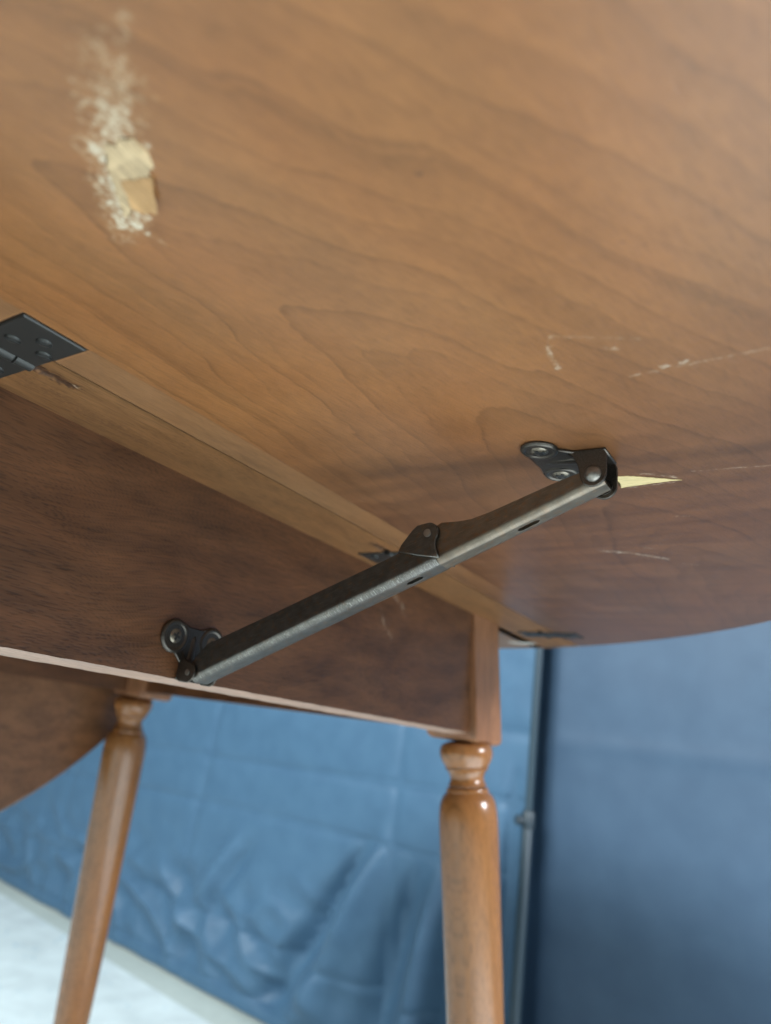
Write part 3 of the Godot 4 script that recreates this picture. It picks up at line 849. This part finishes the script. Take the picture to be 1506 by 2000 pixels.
func build_backdrop() -> void:
	var weave := NoiseTexture2D.new()
	weave.width = 512; weave.height = 512; weave.seamless = true; weave.noise = noise(15, 0.02, 4)
	weave.color_ramp = Gradient.new()
	weave.color_ramp.set_color(0, Color(0.90, 0.92, 0.94)); weave.color_ramp.set_color(1, Color(1, 1, 1))
	var cm := func(c: Color) -> StandardMaterial3D:
		var m := mat(c, 0.55, 0.0, 0.5)
		m.albedo_texture = weave
		m.uv1_scale = Vector3(1.4, 1.4, 1)
		m.rim_enabled = true; m.rim = 0.35; m.rim_tint = 0.6
		return m
	var n1 := noise(201, 1.0, 3)
	var n2 := noise(202, 1.0, 2)
	cloth("backdrop_cloth", "blue backdrop cloth with ironed creases and wrinkled hem behind the table legs", -3.2, -0.238, -0.7350, 1.5, 480, 240, func(z: float, y: float) -> float:
		var p := Vector2(z, y)
		var d := 0.0
		# ironed creases, about 0.26 m by 0.65 m
		for c in [-0.588 + 0.012 * sin(z * 3.0), -0.338 + 0.02 * (z + 1.0) - 0.02 * (z + 1.0) * (z + 1.0), -0.225 + 0.03 * (z + 1.0), -0.075]:
			d -= 0.0080 * crease(y - c, 0.007)
		for c in [-1.195 + 0.04 * (y + 0.3), -1.85 - 0.1 * (y + 0.45), -0.55]: d -= 0.0060 * crease(z - c, 0.009)
		d += 0.004 * n1.get_noise_2d(z * 3.0, y * 4.0)
		# slack gathers above the hem
		var low := smoothstep(-0.40, -0.60, y)
		var wr := sqrt(0.002 + pow(n2.get_noise_2d(z * 3.2 + y * 1.8, y * 4.4 + 3.0), 2.0))
		d += low * smoothstep(-0.45, -0.85, z) * (0.052 * (0.28 - wr) + 0.006 * n2.get_noise_2d(z * 8.0, y * 9.0))
		d += 0.018 * ridge(p, Vector2(-1.02, -0.40), Vector2(-1.13, -0.57), 0.030) - 0.014 * ridge(p, Vector2(-0.97, -0.41), Vector2(-1.08, -0.57), 0.026)
		# long folds that fall towards the stand
		d += 0.046 * ridge(p, Vector2(-0.575, -0.35), Vector2(-0.715, -0.66), 0.040)
		d -= 0.044 * ridge(p, Vector2(-0.625, -0.36), Vector2(-0.815, -0.68), 0.036)
		d -= 0.050 * ridge(p, Vector2(-0.49, -0.38), Vector2(-0.56, -0.70), 0.042)
		d += 0.038 * ridge(p, Vector2(-0.43, -0.38), Vector2(-0.47, -0.70), 0.030)
		d -= 0.050 * ridge(p, Vector2(-0.37, -0.33), Vector2(-0.39, -0.72), 0.038)
		d += 0.020 * ridge(p, Vector2(-0.32, -0.36), Vector2(-0.325, -0.72), 0.020)
		d -= 0.030 * ridge(p, Vector2(-0.275, -0.20), Vector2(-0.275, -0.72), 0.022)
		d *= 1.0 - 0.85 * smoothstep(-0.690, -0.725, y)
		# hem
		d += 0.0026 * smoothstep(-0.709, -0.7125, y) + 0.004 * smoothstep(-0.70, -0.735, y)
		d -= 0.004 * exp(-pow((y + 0.7075) / 0.003, 2.0))
		return d + 0.012, cm.call(lin(0.066, 0.148, 0.240)))
	cloth("backdrop_cloth", "smoother slate-blue backdrop cloth to the right of the stand pole", -0.33, 2.2, -0.7350, 1.5, 240, 160, func(z: float, y: float) -> float:
		var d := 0.004 * n1.get_noise_2d(z * 2.2 + 40.0, y * 1.4) - 0.03
		d += 0.0026 * crease(y + 0.078 - 0.02 * z, 0.012) + 0.002 * crease(y + 0.335, 0.012)
		d += 0.010 * sin(z * 9.0) * smoothstep(-0.1, -0.7, y)
		d -= 0.008 * smoothstep(-0.231, -0.239, z)
		return d, cm.call(lin(0.050, 0.096, 0.158)))
	# stand between the cloths
	var bx := wall_x(-0.235) - 0.035
	var t := thing("backdrop_stand", "thin dark stand pole with a clamp knob between the two blue cloths", "stand", Vector3(bx, FLOOR, -0.235))
	var tube := mat(lin(0.028, 0.052, 0.070), 0.40, 0.0, 0.5)
	var clamp_m := mat(lin(0.028, 0.045, 0.058), 0.4)
	var mb := MB.new()
	mb.lathe(PackedVector2Array([Vector2(0.0072, -0.24), Vector2(0.0072, 1.6), Vector2(0.0, 1.6)]), Vector3(bx, 0, -0.232), Vector3.UP, 20)
	obj("upper_tube", [mb, tube], t)
	mb = MB.new()
	mb.lathe(PackedVector2Array([Vector2(0.0098, FLOOR + 0.06), Vector2(0.0098, -0.222), Vector2(0.0072, -0.218)]), Vector3(bx, 0, -0.232), Vector3.UP, 20)
	obj("lower_tube", [mb, tube], t)
	mb = MB.new()
	mb.lathe(PackedVector2Array([Vector2(0.0102, -0.240), Vector2(0.0122, -0.239), Vector2(0.0122, -0.213), Vector2(0.0102, -0.210)]), Vector3(bx, 0, -0.232), Vector3.UP, 20)
	obj("collar", [mb, clamp_m], t)
	mb = MB.new()
	mb.lathe(PackedVector2Array([Vector2(0.004, 0.0), Vector2(0.004, 0.012), Vector2(0.008, 0.0125), Vector2(0.009, 0.015), Vector2(0.009, 0.020), Vector2(0.0075, 0.0215), Vector2(0.0, 0.022)]), Vector3(bx - 0.006, -0.227, -0.232), Vector3(-0.75, 0, -0.65), 18)
	obj("clamp_knob", [mb, clamp_m], t)
	for a in [0.4, 2.5, 4.6]:
		mb = MB.new()
		var dd := Vector3(cos(a), 0, sin(a))
		var foot := Vector3(bx, FLOOR + 0.007, -0.232) + Vector3(dd.x * 0.02, 0, dd.z * 0.30)
		var hub := Vector3(bx, FLOOR + 0.12, -0.232)
		mb.lathe(PackedVector2Array([Vector2(0.0, 0.0), Vector2(0.006, 0.0), Vector2(0.006, hub.distance_to(foot)), Vector2(0.0, hub.distance_to(foot))]), hub, foot - hub, 12)
		obj("foot", [mb, tube], t)

func build_floor() -> void:
	var w := 512
	var n := noise(301, 1.0, 4)
	var n2 := noise(302, 1.0, 2)
	var d := PackedByteArray(); d.resize(w * w * 3)
	for y in w:
		for x in w:
			var k := 1.0 + 0.10 * n.get_noise_2d(x / 90.0, y / 90.0) + 0.05 * n2.get_noise_2d(x / 9.0, y / 9.0)
			var i := (y * w + x) * 3
			d[i] = srgb8(0.53 * k); d[i + 1] = srgb8(0.59 * k); d[i + 2] = srgb8(0.54 * k)
	var fm := mat(Color.WHITE, 0.5)
	fm.albedo_texture = tex(w, w, d)
	var mb := MB.new()
	mb.uvf = func(p: Vector3, _q: Vector3) -> Vector2: return Vector2(p.x, p.z) / 1.7
	mb.fquad(Vector3(-7, FLOOR, -8), Vector3(7, FLOOR, -8), Vector3(7, FLOOR, 8), Vector3(-7, FLOOR, 8), Vector3.UP)
	var f := obj("floor", [mb, fm], self)
	f.set_meta("kind", "structure")
	# paler sheet over most of the floor; its edge runs a little short of the cloths
	var e := PackedByteArray(); e.resize(w * w * 3)
	for y in w:
		for x in w:
			var k := 1.0 + 0.17 * n.get_noise_2d(x / 45.0 + 50.0, y / 45.0)
			var q := absf(n2.get_noise_2d(x / 60.0 + y / 40.0, y / 70.0 - x / 90.0))
			var s := exp(-q * 60.0) * clampf(n.get_noise_2d(x / 40.0, y / 40.0 + 90.0) * 3.0, 0.0, 1.0) * 0.6
			var i := (y * w + x) * 3
			e[i] = srgb8(0.71 * k * (1.0 - s)); e[i + 1] = srgb8(0.79 * k * (1.0 - 0.7 * s)); e[i + 2] = srgb8(0.78 * k * (1.0 - 0.5 * s))
	var sm := mat(Color.WHITE, 0.4)
	sm.albedo_texture = tex(w, w, e)
	mb = MB.new()
	mb.uvf = func(p: Vector3, _q: Vector3) -> Vector2: return Vector2(p.x, p.z) / 1.3
	var edge := func(z: float) -> float: return 1.185 - 0.118 * z
	mb.fquad(Vector3(-6, FLOOR + 0.004, -6), Vector3(edge.call(-6.0), FLOOR + 0.004, -6), Vector3(edge.call(6.0), FLOOR + 0.004, 6), Vector3(-6, FLOOR + 0.004, 6), Vector3.UP)
	mb.fquad(Vector3(edge.call(-6.0), FLOOR, -6), Vector3(edge.call(6.0), FLOOR, 6), Vector3(edge.call(6.0), FLOOR + 0.004, 6), Vector3(edge.call(-6.0), FLOOR + 0.004, -6), Vector3.RIGHT)
	var g := obj("floor_sheet", [mb, sm], self)
	g.set_meta("kind", "structure")

func lamp(called: String, at: Vector3, look: Vector3, size: Vector2, energy: float, c: Color, cone := 0.0) -> void:
	var l: Light3D
	if cone > 0.0:
		var sl := SpotLight3D.new()
		sl.spot_angle = cone; sl.spot_angle_attenuation = 0.35; sl.spot_range = 8.0; sl.spot_attenuation = 2.0; sl.light_size = size.x * 0.5
		l = sl
	else:
		var al := AreaLight3D.new()
		al.area_size = size
		l = al
	l.name = called
	l.light_energy = energy
	l.light_color = c
	l.shadow_enabled = true
	add_child(l)
	l.look_at_from_position(at, look, Vector3.UP if absf((look - at).normalized().y) < 0.98 else Vector3.RIGHT)


func _ready() -> void:
	# ---- camera
	var cam := Camera3D.new()
	cam.name = "camera"
	cam.transform = Transform3D(Basis(Vector3(0.543632, 0.134001, 0.828558), Vector3(-0.327311, 0.942863, 0.062267), Vector3(-0.772873, -0.305046, 0.55643)).orthonormalized(), Vector3(0, -0.119462, 0.299187))
	cam.near = 0.01
	cam.far = 60.0
	var attr := CameraAttributesPhysical.new()
	attr.frustum_focal_length = 16.3821
	attr.frustum_focus_distance = 0.295
	attr.exposure_aperture = 4.6
	attr.frustum_near = 0.01
	attr.frustum_far = 60.0
	cam.attributes = attr
	add_child(cam)
	cam.current = true
	# ---- surroundings and lamps: two big soft panels, one high behind the camera, one over its right
	var we := WorldEnvironment.new()
	we.name = "surroundings"
	var env := Environment.new()
	env.background_mode = Environment.BG_COLOR
	env.background_color = lin(0.12, 0.125, 0.13)
	env.tonemap_mode = Environment.TONE_MAPPER_LINEAR
	env.tonemap_exposure = 1.06
	env.sdfgi_enabled = true; env.ssao_enabled = true; env.ssil_enabled = true
	we.environment = env
	add_child(we)
	lamp("key_panel", Vector3(-1.9, 1.55, -0.6), Vector3(1.3, -0.2, -0.5), Vector2(1.5, 0.7), 15.5, Color(0.95, 0.99, 1.0))
	lamp("down_light", Vector3(0.55, 2.3, 0.78), Vector3(0.55, -0.74, 0.78), Vector2(0.4, 0.4), 31.0, Color(0.93, 0.96, 1.0), 15.5)
	lamp("backdrop_strip", Vector3(0.35, 1.30, -0.85), Vector3(1.35, -0.1, -0.85), Vector2(1.5, 0.3), 1.1, Color(0.95, 0.99, 1.0))
	lamp("window_panel", Vector3(0.95, 1.0, 2.3), Vector3(0.65, -0.2, 0.0), Vector2(0.6, 0.6), 7.8, Color(0.97, 0.98, 1.0))
	# ---- the place, then the table
	build_floor()
	build_backdrop()
	build_table()
